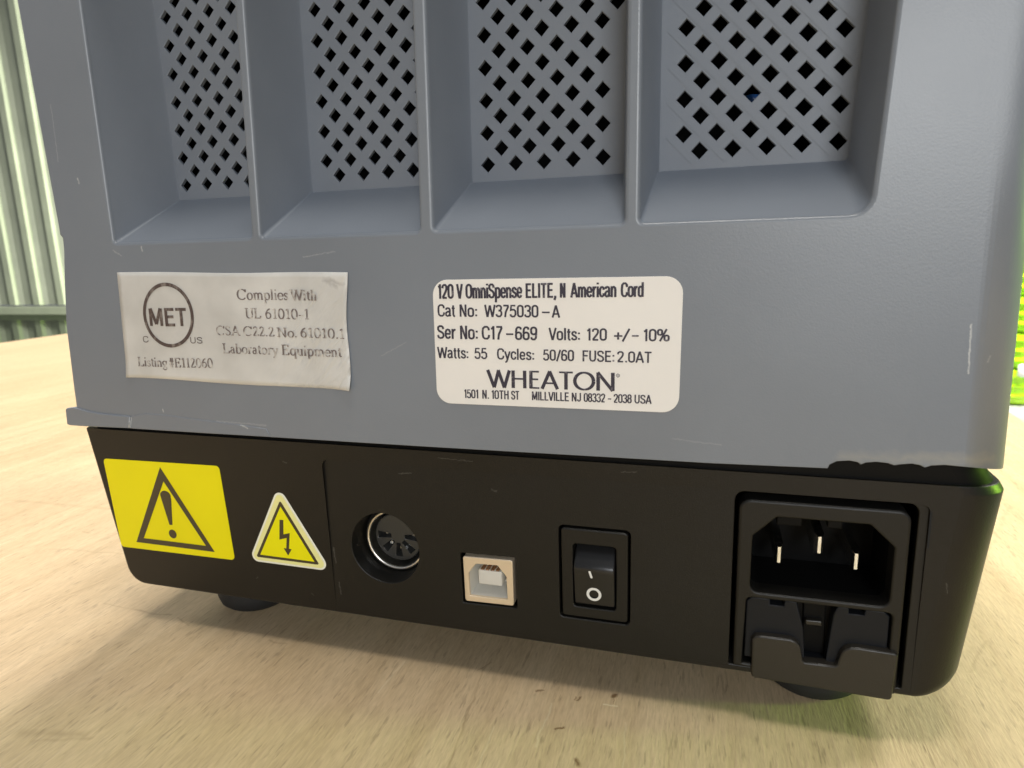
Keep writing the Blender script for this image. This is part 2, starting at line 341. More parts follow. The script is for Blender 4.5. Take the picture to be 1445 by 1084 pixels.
# ------------------------------------------------------------------ lettering
def mb_quad(mb, a, b, wd, n):
    d = Vector((b[0]-a[0], b[1]-a[1])).normalized(); q = Vector((-d.y, d.x))*wd/2
    i = mb.add([(a[0]-q.x, n, a[1]-q.y), (b[0]-q.x, n, b[1]-q.y), (b[0]+q.x, n, b[1]+q.y), (a[0]+q.x, n, a[1]+q.y)]); mb.face(i)
def A(cx, cy, rx, ry, a0, a1, n=12): return [(cx+rx*cos(radians(a0+(a1-a0)*i/n)), cy+ry*sin(radians(a0+(a1-a0)*i/n))) for i in range(n+1)]
def sf(x, y, w=.2): return ('s', x, y, w)
XH = .64
G = {   # pen strokes of a book face: cap height 1
 'C': (.86, [A(.45, .5, .38, .48, 42, 318), [(.76, .98), (.76, .72)]]),
 'o': (.54, [A(.27, .32, .21, .31, 0, 360, 18)]), 'e': (.50, [A(.27, .32, .21, .31, 0, 325, 16), [(.07, .35), (.47, .35)]]),
 'm': (.88, [[(.14, 0), (.14, XH)], A(.29, .40, .15, .23, 160, 0, 6)+[(.44, 0)], A(.59, .40, .15, .23, 160, 0, 6)+[(.74, 0)], sf(.14, 0), sf(.44, 0), sf(.74, 0), sf(.1, XH, .12)]),
 'n': (.58, [[(.14, 0), (.14, XH)], A(.29, .40, .15, .23, 160, 0, 6)+[(.44, 0)], sf(.14, 0), sf(.44, 0), sf(.1, XH, .12)]),
 'h': (.58, [[(.14, 0), (.14, 1)], A(.29, .40, .15, .23, 160, 0, 6)+[(.44, 0)], sf(.14, 0), sf(.44, 0), sf(.1, 1, .12)]),
 'r': (.40, [[(.14, 0), (.14, XH)], A(.29, .40, .15, .23, 160, 55, 5), sf(.14, 0), sf(.1, XH, .12)]),
 'u': (.58, [[(.14, XH), (.14, .25)]+A(.29, .24, .15, .22, 180, 340, 6), [(.44, XH), (.44, 0)], sf(.1, XH, .12), sf(.4, XH, .12), sf(.48, 0, .12)]),
 'p': (.58, [[(.14, -.32), (.14, XH)], A(.31, .32, .19, .31, 0, 360, 16), sf(.14, -.32), sf(.1, XH, .12)]),
 'q': (.58, [[(.46, -.32), (.46, XH)], A(.27, .32, .20, .31, 0, 360, 16), sf(.46, -.32)]),
 'b': (.58, [[(.14, 0), (.14, 1)], A(.31, .32, .19, .31, 0, 360, 16), sf(.1, 1, .12)]),
 'g': (.54, [A(.25, .42, .18, .21, 0, 360, 14), [(.36, .58), (.5, .62)], [(.2, .22), (.12, .12), (.3, .03), (.46, -.08), (.4, -.25), (.2, -.3), (.07, -.2), (.14, -.04)]]),
 'l': (.29, [[(.14, 0), (.14, 1)], sf(.14, 0), sf(.1, 1, .12)]), 'i': (.29, [[(.14, 0), (.14, XH)], [(.14, .84), (.14, .98)], sf(.14, 0), sf(.1, XH, .12)]),
 's': (.42, [[(.34, .5), (.3, .6), (.18, .62), (.09, .52), (.13, .40), (.28, .28), (.35, .16), (.27, .04), (.14, .03), (.07, .15)]]),
 't': (.34, [[(.16, .84), (.16, .14), (.22, .04), (.32, .08)], [(.04, XH), (.31, XH)]]),
 'a': (.48, [[(.1, .5), (.16, .62), (.3, .6), (.34, .48), (.34, .12), (.44, .04)], A(.22, .2, .14, .17, 40, 320, 10)]),
 'y': (.54, [[(.07, XH), (.29, .05)], [(.48, XH), (.29, .05), (.2, -.22), (.1, -.3)], sf(.1, XH), sf(.46, XH, .16)]),
 'W': (1.12, [[(.08, 1), (.36, 0)], [(.36, 0), (.57, .92)], [(.55, 1), (.80, 0)], [(.80, 0), (1.04, 1)], sf(.1, 1, .26), sf(.54, 1, .22), sf(1.02, 1, .24)]),
 'U': (.86, [[(.17, 1), (.17, .3)]+A(.43, .3, .26, .29, 180, 350, 10), [(.69, 1), (.69, .3)], sf(.17, 1, .28), sf(.69, 1, .24)]),
 'L': (.70, [[(.17, 1), (.17, 0)], [(.05, .03), (.62, .03)], [(.61, .02), (.64, .25)], sf(.17, 1, .28)]),
 'E': (.72, [[(.17, 1), (.17, 0)], [(.05, .03), (.62, .03)], [(.05, .97), (.6, .97)], [(.17, .52), (.46, .52)], [(.61, .02), (.64, .24)], [(.59, .98), (.6, .78)], [(.46, .64), (.46, .4)]]),
 'S': (.58, [[(.47, .78), (.4, .93), (.26, .98), (.13, .88), (.12, .7), (.24, .57), (.4, .45), (.49, .3), (.44, .1), (.28, .02), (.13, .08), (.07, .26)]]),
 'A': (.86, [[(.1, 0), (.42, 1)], [(.42, 1), (.74, 0)], [(.22, .34), (.62, .34)], sf(.1, 0, .22), sf(.74, 0, .26)]),
 'N': (.88, [[(.17, 0), (.17, 1)], [(.17, 1), (.70, 0)], [(.70, 0), (.70, 1)], sf(.15, 0, .22), sf(.13, 1, .2), sf(.7, 1, .24)]),
 '0': (.58, [A(.29, .49, .21, .48, 0, 360, 20)]),
 '1': (.46, [[(.25, 0), (.25, .98)], [(.25, .97), (.1, .84)], sf(.25, 0, .3)]),
 '2': (.58, [[(.1, .76), (.16, .92), (.3, .97), (.42, .86), (.42, .68), (.3, .42), (.08, .04)], [(.07, .04), (.5, .04)], [(.5, .03), (.52, .18)]]),
 '6': (.58, [[(.44, .97), (.24, .82), (.11, .52), (.1, .3)], A(.29, .3, .19, .28, 0, 360, 16)]),
 '.': (.26, [[(.13, 0), (.13, .13)]]), '-': (.44, [[(.05, .36), (.38, .36)]]), '#': (.6, [[(.18, 0), (.26, 1)], [(.36, 0), (.44, 1)], [(.06, .34), (.54, .34)], [(.08, .66), (.56, .66)]]),
}
def put_pen(mb, txt, x0, v0, x1, v1, h, n, thick=.145, thin=.06, glyphs=G):
    tot = sum(glyphs[c][0] for c in txt)-.14; sx = (x1-x0)/tot; cx = -.07; kx = (sx/h)**.5
    for c in txt:
        wd, strokes = glyphs[c]
        for st in strokes:
            if st[0] == 's':
                _, a, y, ww = st; y = y+thin*.5 if y <= 0 else y-thin*.5
                st = [(a-ww/2, y), (a+ww/2, y)]
            pts = [(x0+(cx+a)*sx, v0+(v1-v0)*(cx+a)/tot+y*h) for a, y in st]
            prevs = None
            for i in range(len(pts)):
                a = pts[max(i-1, 0)]; b = pts[min(i+1, len(pts)-1)]
                dx, dy = b[0]-a[0], b[1]-a[1]; l = hypot(dx, dy) or 1e-9
                wv = (thin+(thick-thin)*abs(dy)/l)*h/2
                # nib drawn across the stroke
                q = (-dy/l*wv, dx/l*wv)
                idx = mb.add([(pts[i][0]+q[0], n-.0005*(i % 3), pts[i][1]+q[1]), (pts[i][0]-q[0], n-.0005*(i % 3), pts[i][1]-q[1])])
                if prevs: mb.face((prevs[0], prevs[1], idx[1], idx[0]))
                prevs = idx
        cx += wd

def rb(x0, y0, x1, y1, r=.16, n=4):   # closed narrow oval box stroke
    q = rpoly([(x0, y0), (x1, y0), (x1, y1), (x0, y1)], r, n); return q+[q[0]]
X = .74
SANS = {   # narrow even-stroke letters as on the printed label
 '0': (.56, [rb(.08, .06, .46, .94, .19)]), '1': (.40, [[(.25, 0), (.25, 1)], [(.25, .95), (.18, .84), (.08, .80)]]),
 '2': (.56, [[(.08, .72), (.1, .86), (.2, .94), (.36, .94), (.45, .84), (.45, .66), (.38, .5), (.1, .1), (.08, .06), (.47, .06)]]),
 '3': (.56, [[(.08, .78), (.12, .9), (.22, .94), (.36, .93), (.45, .83), (.45, .66), (.38, .55), (.24, .53)], [(.24, .53), (.4, .5), (.47, .38), (.46, .18), (.36, .06), (.2, .06), (.1, .12), (.07, .24)]]),
 '5': (.56, [[(.45, .94), (.13, .94), (.09, .5), (.2, .61), (.34, .61), (.45, .5), (.46, .22), (.37, .07), (.2, .05), (.1, .12), (.07, .24)]]),
 '6': (.56, [[(.45, .78), (.42, .9), (.33, .95), (.2, .94), (.11, .82), (.08, .5)], rb(.08, .06, .46, .56, .17)]),
 '7': (.54, [[(.06, .94), (.46, .94), (.44, .86), (.24, .4), (.19, 0)]]),
 '8': (.56, [rb(.1, .53, .44, .94, .15), rb(.08, .06, .46, .52, .17)]), '9': (.56, [[(.09, .22), (.12, .1), (.21, .05), (.34, .06), (.43, .18), (.46, .5)], rb(.08, .44, .46, .94, .17)]),
 'A': (.62, [[(.05, 0), (.30, 1)], [(.30, 1), (.56, 0)], [(.14, .3), (.47, .3)]]), 'C': (.62, [[(.54, .68), (.52, .84), (.42, .94), (.24, .94), (.12, .83), (.09, .6), (.09, .4), (.12, .17), (.24, .06), (.42, .06), (.52, .16), (.55, .34)]]),
 'E': (.56, [[(.12, 0), (.12, 1)], [(.06, .06), (.52, .06)], [(.06, .94), (.5, .94)], [(.12, .52), (.47, .52)]]), 'F': (.53, [[(.12, 0), (.12, 1)], [(.06, .94), (.5, .94)], [(.12, .52), (.45, .52)]]),
 'H': (.62, [[(.12, 0), (.12, 1)], [(.5, 0), (.5, 1)], [(.12, .53), (.5, .53)]]), 'I': (.24, [[(.12, 0), (.12, 1)]]), 'J': (.48, [[(.36, 1), (.36, .24), (.31, .1), (.2, .05), (.1, .1), (.07, .26)]]),
 'L': (.52, [[(.12, 0), (.12, 1)], [(.06, .06), (.49, .06)]]), 'M': (.74, [[(.11, 0), (.11, 1)], [(.13, 1), (.36, .1)], [(.36, .1), (.60, 1)], [(.62, 1), (.62, 0)]]),
 'N': (.63, [[(.12, 0), (.12, 1)], [(.13, 1), (.49, 0)], [(.50, 0), (.50, 1)]]), 'O': (.64, [rb(.09, .06, .54, .94, .22)]),
 'R': (.60, [[(.12, 0), (.12, 1)], [(.06, .94), (.36, .94), (.48, .86), (.48, .62), (.36, .52), (.12, .52)], [(.33, .52), (.46, .42), (.48, .1), (.53, 0)]]),
 'S': (.59, [[(.5, .72), (.47, .86), (.38, .94), (.22, .94), (.11, .86), (.1, .7), (.16, .6), (.42, .46), (.5, .36), (.51, .2), (.42, .08), (.26, .05), (.13, .11), (.08, .28)]]),
 'T': (.56, [[(.28, 0), (.28, .94)], [(.03, .94), (.53, .94)]]), 'U': (.62, [[(.11, 1), (.11, .25), (.18, .1), (.31, .05), (.44, .1), (.51, .25), (.51, 1)]]),
 'V': (.58, [[(.05, 1), (.28, 0)], [(.29, 0), (.53, 1)]]), 'W': (.86, [[(.05, 1), (.22, 0)], [(.23, 0), (.42, .95)], [(.43, .95), (.62, 0)], [(.63, 0), (.81, 1)]]),
 'a': (.52, [[(.09, .56), (.13, .67), (.24, .7), (.36, .66), (.4, .56), (.4, .14), (.45, .02)], [(.4, .42), (.18, .38), (.08, .28), (.09, .12), (.18, .04), (.3, .07), (.4, .2)]]),
 'c': (.48, [[(.42, .5), (.39, .64), (.28, .7), (.17, .67), (.09, .52), (.09, .24), (.17, .08), (.28, .05), (.39, .12), (.42, .27)]]),
 'd': (.54, [[(.43, 0), (.43, 1)], rb(.09, .05, .42, .69, .15)]), 'e': (.51, [[(.1, .37), (.43, .37), (.43, .5), (.37, .65), (.26, .7), (.15, .65), (.09, .5), (.09, .24), (.16, .09), (.27, .05), (.38, .1), (.42, .2)]]),
 'i': (.23, [[(.12, 0), (.12, X)], [(.12, .88), (.12, 1)]]), 'l': (.23, [[(.12, 0), (.12, 1)]]),
 'm': (.78, [[(.11, 0), (.11, X)], [(.11, .5), (.17, .66), (.27, .7), (.36, .62), (.38, .5), (.38, 0)], [(.38, .5), (.45, .66), (.55, .7), (.64, .62), (.66, .5), (.66, 0)]]),
 'n': (.53, [[(.11, 0), (.11, X)], [(.11, .5), (.18, .66), (.29, .7), (.39, .62), (.42, .5), (.42, 0)]]), 'o': (.52, [rb(.08, .05, .43, .69, .16)]),
 'p': (.54, [[(.11, -.28), (.11, X)], rb(.12, .05, .45, .69, .15)]), 'r': (.36, [[(.11, 0), (.11, X)], [(.11, .46), (.18, .62), (.27, .68), (.35, .67)]]),
 's': (.47, [[(.4, .53), (.36, .65), (.25, .7), (.13, .65), (.1, .53), (.16, .43), (.34, .33), (.41, .23), (.38, .1), (.25, .05), (.12, .1), (.08, .22)]]),
 't': (.32, [[(.16, .92), (.16, .14), (.21, .04), (.3, .05)], [(.04, .68), (.29, .68)]]), 'y': (.48, [[(.05, X), (.24, .04)], [(.44, X), (.24, .02), (.17, -.2), (.06, -.24)]]),
 ',': (.26, [[(.14, .13), (.14, 0), (.07, -.16)]]), '.': (.26, [[(.13, 0), (.13, .14)]]), ':': (.26, [[(.13, .05), (.13, .19)], [(.13, .5), (.13, .64)]]),
 '-': (.4, [[(.02, .4), (.38, .4)]]), '+': (.5, [[(.25, .1), (.25, .7)], [(.03, .4), (.47, .4)]]), '/': (.4, [[(.05, -.05), (.35, 1)]]),
 '%': (.86, [rb(.06, .52, .34, .94, .13), rb(.5, .06, .78, .48, .13), [(.2, 0), (.64, 1)]]), '#': G['#'],
}
def put_text(mb, txt, x0, v0, x1, v1, h, n, wt=.13):
    if txt == '-': mb_quad(mb, (x0, v0+h*.42), (x1, v1+h*.42), h*wt*.75, n); return
    put_pen(mb, txt, x0, v0, x1, v1, h, n, wt, wt*.84, SANS)
HUM = {  # humanist capitals
 'W': (1.14, [[(.03, 1), (.34, 0)], [(.34, 0), (.57, 1)], [(.55, 1), (.84, 0)], [(.84, 0), (1.1, 1)]]),
 'H': (.86, [[(.14, 0), (.14, 1)], [(.70, 0), (.70, 1)], [(.14, .53), (.70, .53)]]),
 'E': (.62, [[(.14, 0), (.14, 1)], [(.1, .04), (.54, .04)], [(.1, .96), (.53, .96)], [(.14, .53), (.49, .53)]]),
 'A': (.84, [[(.05, 0), (.42, 1)], [(.41, 1), (.78, 0)], [(.2, .33), (.64, .33)]]),
 'T': (.68, [[(.34, 0), (.34, 1)], [(.02, .96), (.66, .96)]]),
 'O': (1.0, [A(.5, .5, .43, .47, 0, 360, 30)]),
 'N': (.96, [[(.14, 0), (.14, 1)], [(.12, 1), (.80, .0)], [(.80, 0), (.80, 1)]]),
}

# ================================================================== DEVICE
dev = bpy.data.objects.new('dispenser', None); dev.location = (0, 0, 0); col.objects.link(dev)
dev.empty_display_size = .05
tag(dev, 'grey and black laboratory dispenser seen from its rear, standing on the plywood table', 'lab device')

# ---- grey housing: outline in face coordinates (x, v), anticlockwise
H_TOP = 205
bottom = [(-1.5, .05), (40, .0), (100, .05), (158, .3), (177.9, .7), (178.2, 1.5), (179.3, 2.15), (181.3, 2.4), (182.6, 2.2), (183.2, 1.75), (184, 2.2), (185.6, 2.45),
          (187.4, 2.35), (188.6, 2.0), (189.6, 2.25), (191.3, 2.5), (192.6, 2.3), (193.4, 1.9), (194.4, 2.35), (196.4, 2.6), (206.3, 2.2)]
right = [(206.15, 60), (207.6, 100), (215.6, H_TOP)]
left = [(-13.5, H_TOP), (-4.5, 103), (-.35, 52.5), (-.05, 48.2), (.65, 47.6), (.55, 45), (-.5, 37), (-1.7, 26), (-1.7, 10), (-1.6, 5)]
outer = bottom+right+left
nb_, nr_, nl_ = len(bottom), len(right), len(left)
R, RN = 2.2, 3.8
def dists(k):
    out = []
    for i in range(len(outer)):
        if i < nb_-1: out.append(.3*k)
        elif i < nb_+nr_-1: out.append(7.0*k)
        elif i == nb_+nr_-1: out.append(R*k)
        else: out.append(R*.75*k)
    return out
slots = [  # front quad at n=.8 : x_left_bottom, x_right_bottom, x_right_top, x_left_top ; inner quad
    ((17.6, 56.9, 57.1, 14.9), (22.0, 54.7, 54.9, 19.0), (.9, .9)),
    ((59.4, 98.1, 98.2, 59.7), (61.8, 95.9, 96.0, 61.3), (.9, .9)),
    ((101.2, 140.2, 140.4, 101.2), (103.4, 138.0, 138.2, 103.2), (.9, .9)),
    ((143.1, 181.9, 185.9, 143.1), (144.8, 181.0, 184.4, 144.8), (.9, 3.4))]
V0, V1, U0, U1, DEP, FR = 46.2, 115., 57.4, 111., 17.5, .8
def quad(q, a, b): return [(q[0], a), (q[1], a), (q[2], b), (q[3], b)]
mb = MB(fp)
fronts = []
for fq, iq, (ra, rb) in slots:
    fr_ = rpoly(quad(fq, V0, V1), [ra, rb, 1, 1], 6); fronts.append(fr_)
mb.fill(offset(outer, [-d for d in dists(1)]), [offset(f, FR) for f in fronts], 0)
rings = []
for a in range(15):
    t = a*pi/28; rings.append(mb.ring(offset(outer, [-d for d in dists(1-sin(t))]), RN*(1-cos(t))**1.35))
for a, b_ in zip(rings, rings[1:]): mb.loft(a, b_)
back = mb.ring(outer, 150.); mb.loft(mb.ring(outer, RN), back, False); mb.fill(outer, [], 150.)
for f in fronts:
    rr = [mb.ring(offset(f, FR*(1-sin(a*pi/10))), FR*(1-cos(a*pi/10))) for a in range(6)]
    for a, b_ in zip(rr, rr[1:]): mb.loft(a, b_)
housing = mb.build('upper_housing', m_grey, dev, fix=False)
# recess walls: one per bay
for (fq, iq, (ra, rb)), f in zip(slots, fronts):
    mb = MB(fp); inner = rpoly(quad(iq, U0, U1), [.35, .5 if rb < 2 else 1.2, .5, .5], 6)
    mid = [((a[0]*.985+b[0]*.015), (a[1]*.985+b[1]*.015)) for a, b in zip(f, inner)]
    a = mb.ring(f, FR); b_ = mb.ring(inner, DEP-.4)
    mb.loft(a, b_, False)
    c_ = mb.ring(offset(inner, -.35), DEP); mb.loft(b_, c_, True)
    mb.build('vent_bay', m_greyin, dev, fix=False, smooth=True)
# grilles with real diamond holes
def grille(idx, xb, parity, lean, raised):
    fq, iq, _ = slots[idx]; q = quad(iq, U0, U1)
    outl = offset(rpoly(q, .4, 3), -.3)
    px, pv, hx, hv, vb = 3.235, 3.403, 1.66, 1.72, 61.42
    def xl(v): return iq[0]+(iq[3]-iq[0])*(v-U0)/(U1-U0)
    def xr(v): return iq[1]+(iq[2]-iq[1])*(v-U0)/(U1-U0)
    holes = []
    for r in range(0, 18):
        v = vb+r*pv
        off = 0 if r % 2 == 0 else (px if parity > 0 else -px)
        for k in range(-1, 8):
            x = xb+off+k*2*px+lean*(v-vb)
            if x-hx < xl(v)+.9 or x+hx > xr(v)-.2: continue
            holes.append([(x, v-hv), (x+hx, v), (x, v+hv), (x-hx, v)])
    mb = MB(fp); mb.plate(outl, holes, DEP+.02, DEP+1.0, 0, .12, 1)
    if raised:
        for k in range(-12, 14):
            # strip running down to the right, halfway between two rows of holes
            x_at = lambda v: xb+px+k*2*px-(v-vb)*px/pv
            pts = []
            vv = [vb-2.2+i*.5 for i in range(130)]
            ok = [v for v in vv if xl(v)+1.6 < x_at(v) < xr(v)-1.6]
            if len(ok) < 4: continue
            v0, v1 = ok[0], ok[-1]
            d = Vector((px, -pv)).normalized(); nn = Vector((-d.y, d.x))
            a = Vector((x_at(v1), v1)); b = Vector((x_at(v0), v0)); wq = .92
            hh = (1.1, .6, -.6, -1.1); zz = (DEP+.03, DEP-raised, DEP-raised, DEP+.03)
            A_ = mb.add([((a+nn*w_)[0], z_, (a+nn*w_)[1]) for w_, z_ in zip(hh, zz)]); B_ = mb.add([((b+nn*w_)[0], z_, (b+nn*w_)[1]) for w_, z_ in zip(hh, zz)])
            if raised > .03:
                mb.face((A_[1], B_[1], B_[2], A_[2]), True)
    return mb.build('vent_grille', m_greyin, dev, fix=False)
grille(0, 24.51, 1, -.040, 0); grille(1, 69.65, -1, -.026, 0); grille(2, 107.42, 1, -.012, 0); grille(3, 153.1, -1, .004, .075)
# black box painting the shade behind the vents and a blue-sleeved part just seen in it
mb = MB(fp); mb.box(12, 192, DEP+1.7, 120, 52, 135); inner_box = mb.build('vent_shade_box', m_void, dev)
for pl in inner_box.data.polygons: pl.flip()
# (front of the box is open so that the holes look into it)
bm = bmesh.new(); bm.from_mesh(inner_box.data)
ff = [f for f in bm.faces if abs(f.calc_center_median().y-(fp(100, DEP+1.7, 93)).y) < .0008]
bmesh.ops.delete(bm, geom=ff, context='FACES'); bm.to_mesh(inner_box.data); bm.free()
mb = MB(fp); tube(mb, [(163.3, 26.5, 71.0), (163.3, 26.5, 72.8), (163.3, 26.5, 73.2)], [2, 2, 1.6], 16); mb.build('capacitor', m_cap, dev)

# ---- raised broken lip along the lower left edge
mb = MB(fp)
lip = [(-4.1, .35), (-3.2, .1), (0, .06), (16.4, .5-.2), (16.95, 3.4), (12.2, 3.55), (7, 3.75), (3.4, 4.15), (0.2, 4.75), (-1.6, 4.95), (-3.4, 4.7), (-4.0, 4.3)]
mb.plate(lip, [], -.42, .9, .22, 0, 3); mb.build('chipped_edge_strip', m_grey, dev)
mb = MB(fp)
lip = [(17.1, .2), (42, .2), (58, .3), (57, 2.2), (48, 2.9), (36, 3.6), (28, 4.2), (22, 4.3), (17.5, 3.5)]
mb.plate(lip, [], -.14, .5, .12, 0, 3); mb.build('chipped_edge_strip', m_grey, dev)

# ---- labels on the grey face
def label(name, outl, m, n=-.1, fr=fp, bev=.04):
    mb = MB(fr); mb.plate(outl, [], n, n+.09, bev, 0, 2, back=False); return mb.build(name, m, dev, fix=False)
LN = -.165
rl = label('rating_label', rpoly([(100.75, 10.1), (151.0, 10.1), (151.3, 36.15), (100.6, 36.15)], 3.2, 8), m_label)
rl['label'] = 'white rating label with rounded corners and black print'
LINES = [
 [('120', 101.87, 32.24, 105.16, 32.25, 3.00), ('V', 106.16, 32.25, 107.11, 32.25, 2.97), ('OmniSpense', 108.11, 32.26, 119.86, 32.29, 2.95), ('ELITE,', 120.85, 32.29, 126.92, 32.31, 2.88), ('N', 127.87, 32.31, 128.78, 32.31, 2.83), ('American', 130.08, 32.31, 138.73, 32.34, 2.82), ('Cord', 139.85, 32.34, 143.90, 32.35, 2.76)],
 [('Cat', 101.73, 28.57, 105.35, 28.54, 2.53), ('No:', 106.57, 28.53, 110.32, 28.50, 2.51), ('W375030', 112.16, 28.49, 123.24, 28.40, 2.48), ('-', 124.05, 28.40, 125.66, 28.39, 2.42), ('A', 126.30, 28.38, 127.58, 28.37, 2.41)],
 [('Ser', 101.48, 23.91, 105.33, 23.90, 2.81), ('No:', 106.56, 23.89, 110.33, 23.88, 2.78), ('C17', 111.41, 23.87, 115.65, 23.86, 2.76), ('-', 116.50, 23.85, 118.04, 23.85, 2.73), ('669', 118.58, 23.85, 122.95, 23.83, 2.71), ('Volts:', 125.63, 23.90, 131.72, 23.90, 2.44), ('120', 133.17, 23.90, 136.97, 23.90, 2.40), ('+', 138.61, 23.90, 139.94, 23.90, 2.37), ('/', 140.21, 23.90, 141.34, 23.90, 2.36), ('-', 141.90, 23.90, 143.21, 23.90, 2.35), ('10%', 144.15, 23.90, 148.86, 23.91, 2.34)],
 [('Watts:', 101.42, 19.83, 108.14, 19.81, 2.34), ('55', 109.71, 19.81, 112.25, 19.80, 2.29), ('Cycles:', 114.60, 19.79, 122.33, 19.77, 2.28), ('50/60', 124.38, 19.76, 130.46, 19.74, 2.23), ('FUSE:', 132.32, 19.74, 138.53, 19.72, 2.19), ('2.0AT', 139.22, 19.71, 145.59, 19.70, 2.16)],
 [('1501', 107.07, 11.42, 110.15, 11.45, 1.86), ('N.', 111.11, 11.45, 112.49, 11.46, 1.84), ('10TH', 113.14, 11.47, 116.78, 11.49, 1.83), ('ST', 117.46, 11.50, 119.02, 11.51, 1.81), ('MILLVILLE', 121.87, 11.53, 129.44, 11.58, 1.79), ('NJ', 130.13, 11.59, 131.93, 11.60, 1.76), ('08332', 132.64, 11.60, 136.74, 11.63, 1.76), ('-', 137.36, 11.64, 138.02, 11.64, 1.73), ('2038', 138.60, 11.64, 141.95, 11.67, 1.74), ('USA', 142.63, 11.67, 145.73, 11.69, 1.72)]]
for ws in LINES:
    mb = MB(fp)
    for q in ws: put_text(mb, *q, LN, .165)
    mb.build('lettering', m_type, rl, fix=False)
mb = MB(fp); put_pen(mb, 'WHEATON', 112.55, 13.91, 138.7, 13.97, 3.64, LN, .20, .095, HUM)
mb.build('lettering', m_type, rl, fix=False)
mb = MB(fp); ro = circ(139.3, 17.1, .36, 20); mb.fill(ro, [circ(139.3, 17.1, .27, 20)], LN); put_text(mb, 'R', 139.14, 16.92, 139.48, 16.92, .36, LN, .14)
mb.build('lettering', m_type, rl, fix=False)

# old creased label as a gently waved sheet
mb = MB(fp)
nx, nv = 48, 24; grid = []
for j in range(nv+1):
    for i in range(nx+1):
        s_, t_ = i/nx, j/nv
        xl_ = 17.3+.35*t_; xr_ = 80.0+.7*t_+.55*sin(t_*7+.6)*(.6)
        vb_ = 13.35-1.25*s_; vt_ = 39.15-1.15*s_
        x = xl_+(xr_-xl_)*s_; v = vb_+(vt_-vb_)*t_+(.12*sin(s_*9) if j in (0, nv) else 0)
        e = max(0, s_-.72)/.28; cr_ = max(0, e-.9*abs(t_-.25))
        n = -.1-.30*cr_*(.5+.5*sin(9*s_*3+7*t_))-(.55*max(0, (.12-t_)/.12)*max(0, (s_-.93)/.07))-(.25*max(0, (s_-.97)/.03))-.35*max(0, (.05-s_)/.05)*max(0, (.16-t_)/.16)
        grid.append((x, n, v))
idx = mb.add(grid)
for j in range(nv):
    for i in range(nx):
        a = j*(nx+1)+i; mb.face((a, a+1, a+nx+2, a+nx+1), True)
ol = mb.build('compliance_label', m_old, dev, fix=False); ol['label'] = 'creased off-white label with worn print and a round mark'
sd = ol.modifiers.new('thickness', 'SOLIDIFY'); sd.thickness = .00008; sd.offset = -1
OL = -.2
mb = MB(fp); mb.fill(circ(31.85, 28.75, 7.45, 64, 7.75), [circ(31.85, 28.75, 6.6, 64, 6.9)], OL); mb.build('certification_mark', m_worn2, ol, fix=False)
mb = MB(fp); put_text(mb, 'MET', 26.35, 26.20, 36.95, 26.21, 4.2, OL, .20); mb.build('lettering', m_worn2, ol, fix=False)
mb = MB(fp); put_text(mb, 'C', 23.62, 22.15, 25.12, 22.17, 1.55, OL, .15); put_text(mb, 'US', 37.69, 22.09, 41.09, 22.09, 1.5, OL, .15); mb.build('lettering', m_worn2, ol, fix=False)
for ws in ([('Listing', 21.33, 16.24, 30.02, 16.20, 2.3), ('#E112060', 30.78, 16.17, 43.40, 16.32, 2.3)],
           [('Complies', 52.07, 32.33, 65.43, 32.21, 2.42), ('With', 66.44, 32.16, 72.87, 32.04, 2.35)],
           [('UL', 53.92, 28.11, 57.91, 28.07, 2.33), ('61010-1', 59.27, 28.03, 70.57, 27.88, 2.31)],
           [('CSA', 45.51, 24.14, 51.81, 24.06, 2.21), ('C22.2', 53.05, 24.07, 61.12, 23.97, 2.18), ('No.', 62.26, 23.89, 67.22, 23.85, 2.15), ('61010.1', 68.34, 23.87, 79.3, 23.63, 2.20)],
           [('Laboratory', 46.85, 19.90, 61.71, 19.79, 2.32), ('Equipment', 63.12, 19.82, 78.30, 19.57, 2.34)]):
    mb = MB(fp)
    for q in ws:
        off = -.22 if q[1] > 60 else 0
        put_pen(mb, *q, OL+off, .17, .085)
    mb.build('lettering', m_worn, ol, fix=False)

# ---- black base: rounded tub
def base_out(k):   # k = 1 at the front face (inset), 0 at full size
    L_, Rr, B_ = 2.0*k, 8.0*k, 1.5*k
    return rpoly([(5.6+L_, -45.2+B_), (203.8-Rr, -45.4+B_), (207.9-Rr, -2.8), (207.0-Rr, -1.25), (-.9+L_, -.75)], [6.5-1.5*k, 7.5-6.6*k, .6, .5, .3], 8)
PANEL = rpoly([(70.6, -44.2), (195.2, -44.2), (195.2, -5.0), (70.6, -4.7)], [.5, 1, 1.6, 1.6], 5)
mb = MB(bp)
bo = base_out(1)
PAN_OPEN = [(70.6, -43.2), (195.2, -43.2)]+[q for q in PANEL if q[1] > -20]
mb.fill(bo, [PAN_OPEN], 0)
rs = []
for a in range(9):
    t = a*pi/16
    rs.append(mb.ring(base_out(1-sin(t)), 6.0*(1-cos(t))))
for a, b_ in zip(rs, rs[1:]): mb.loft(a, b_)
mb.loft(mb.ring(base_out(0), 6.0), mb.ring(base_out(0), 150.), False); mb.fill(base_out(0), [], 150.)
a = mb.ring(PAN_OPEN, 0); mb.loft(a, mb.ring(PAN_OPEN, 1.6), False)
baseh = mb.build('base_housing', m_black, dev, fix=False)
for pl in baseh.data.polygons:
    if abs(pl.normal.x) > .95 or pl.normal.y < -.98: pass
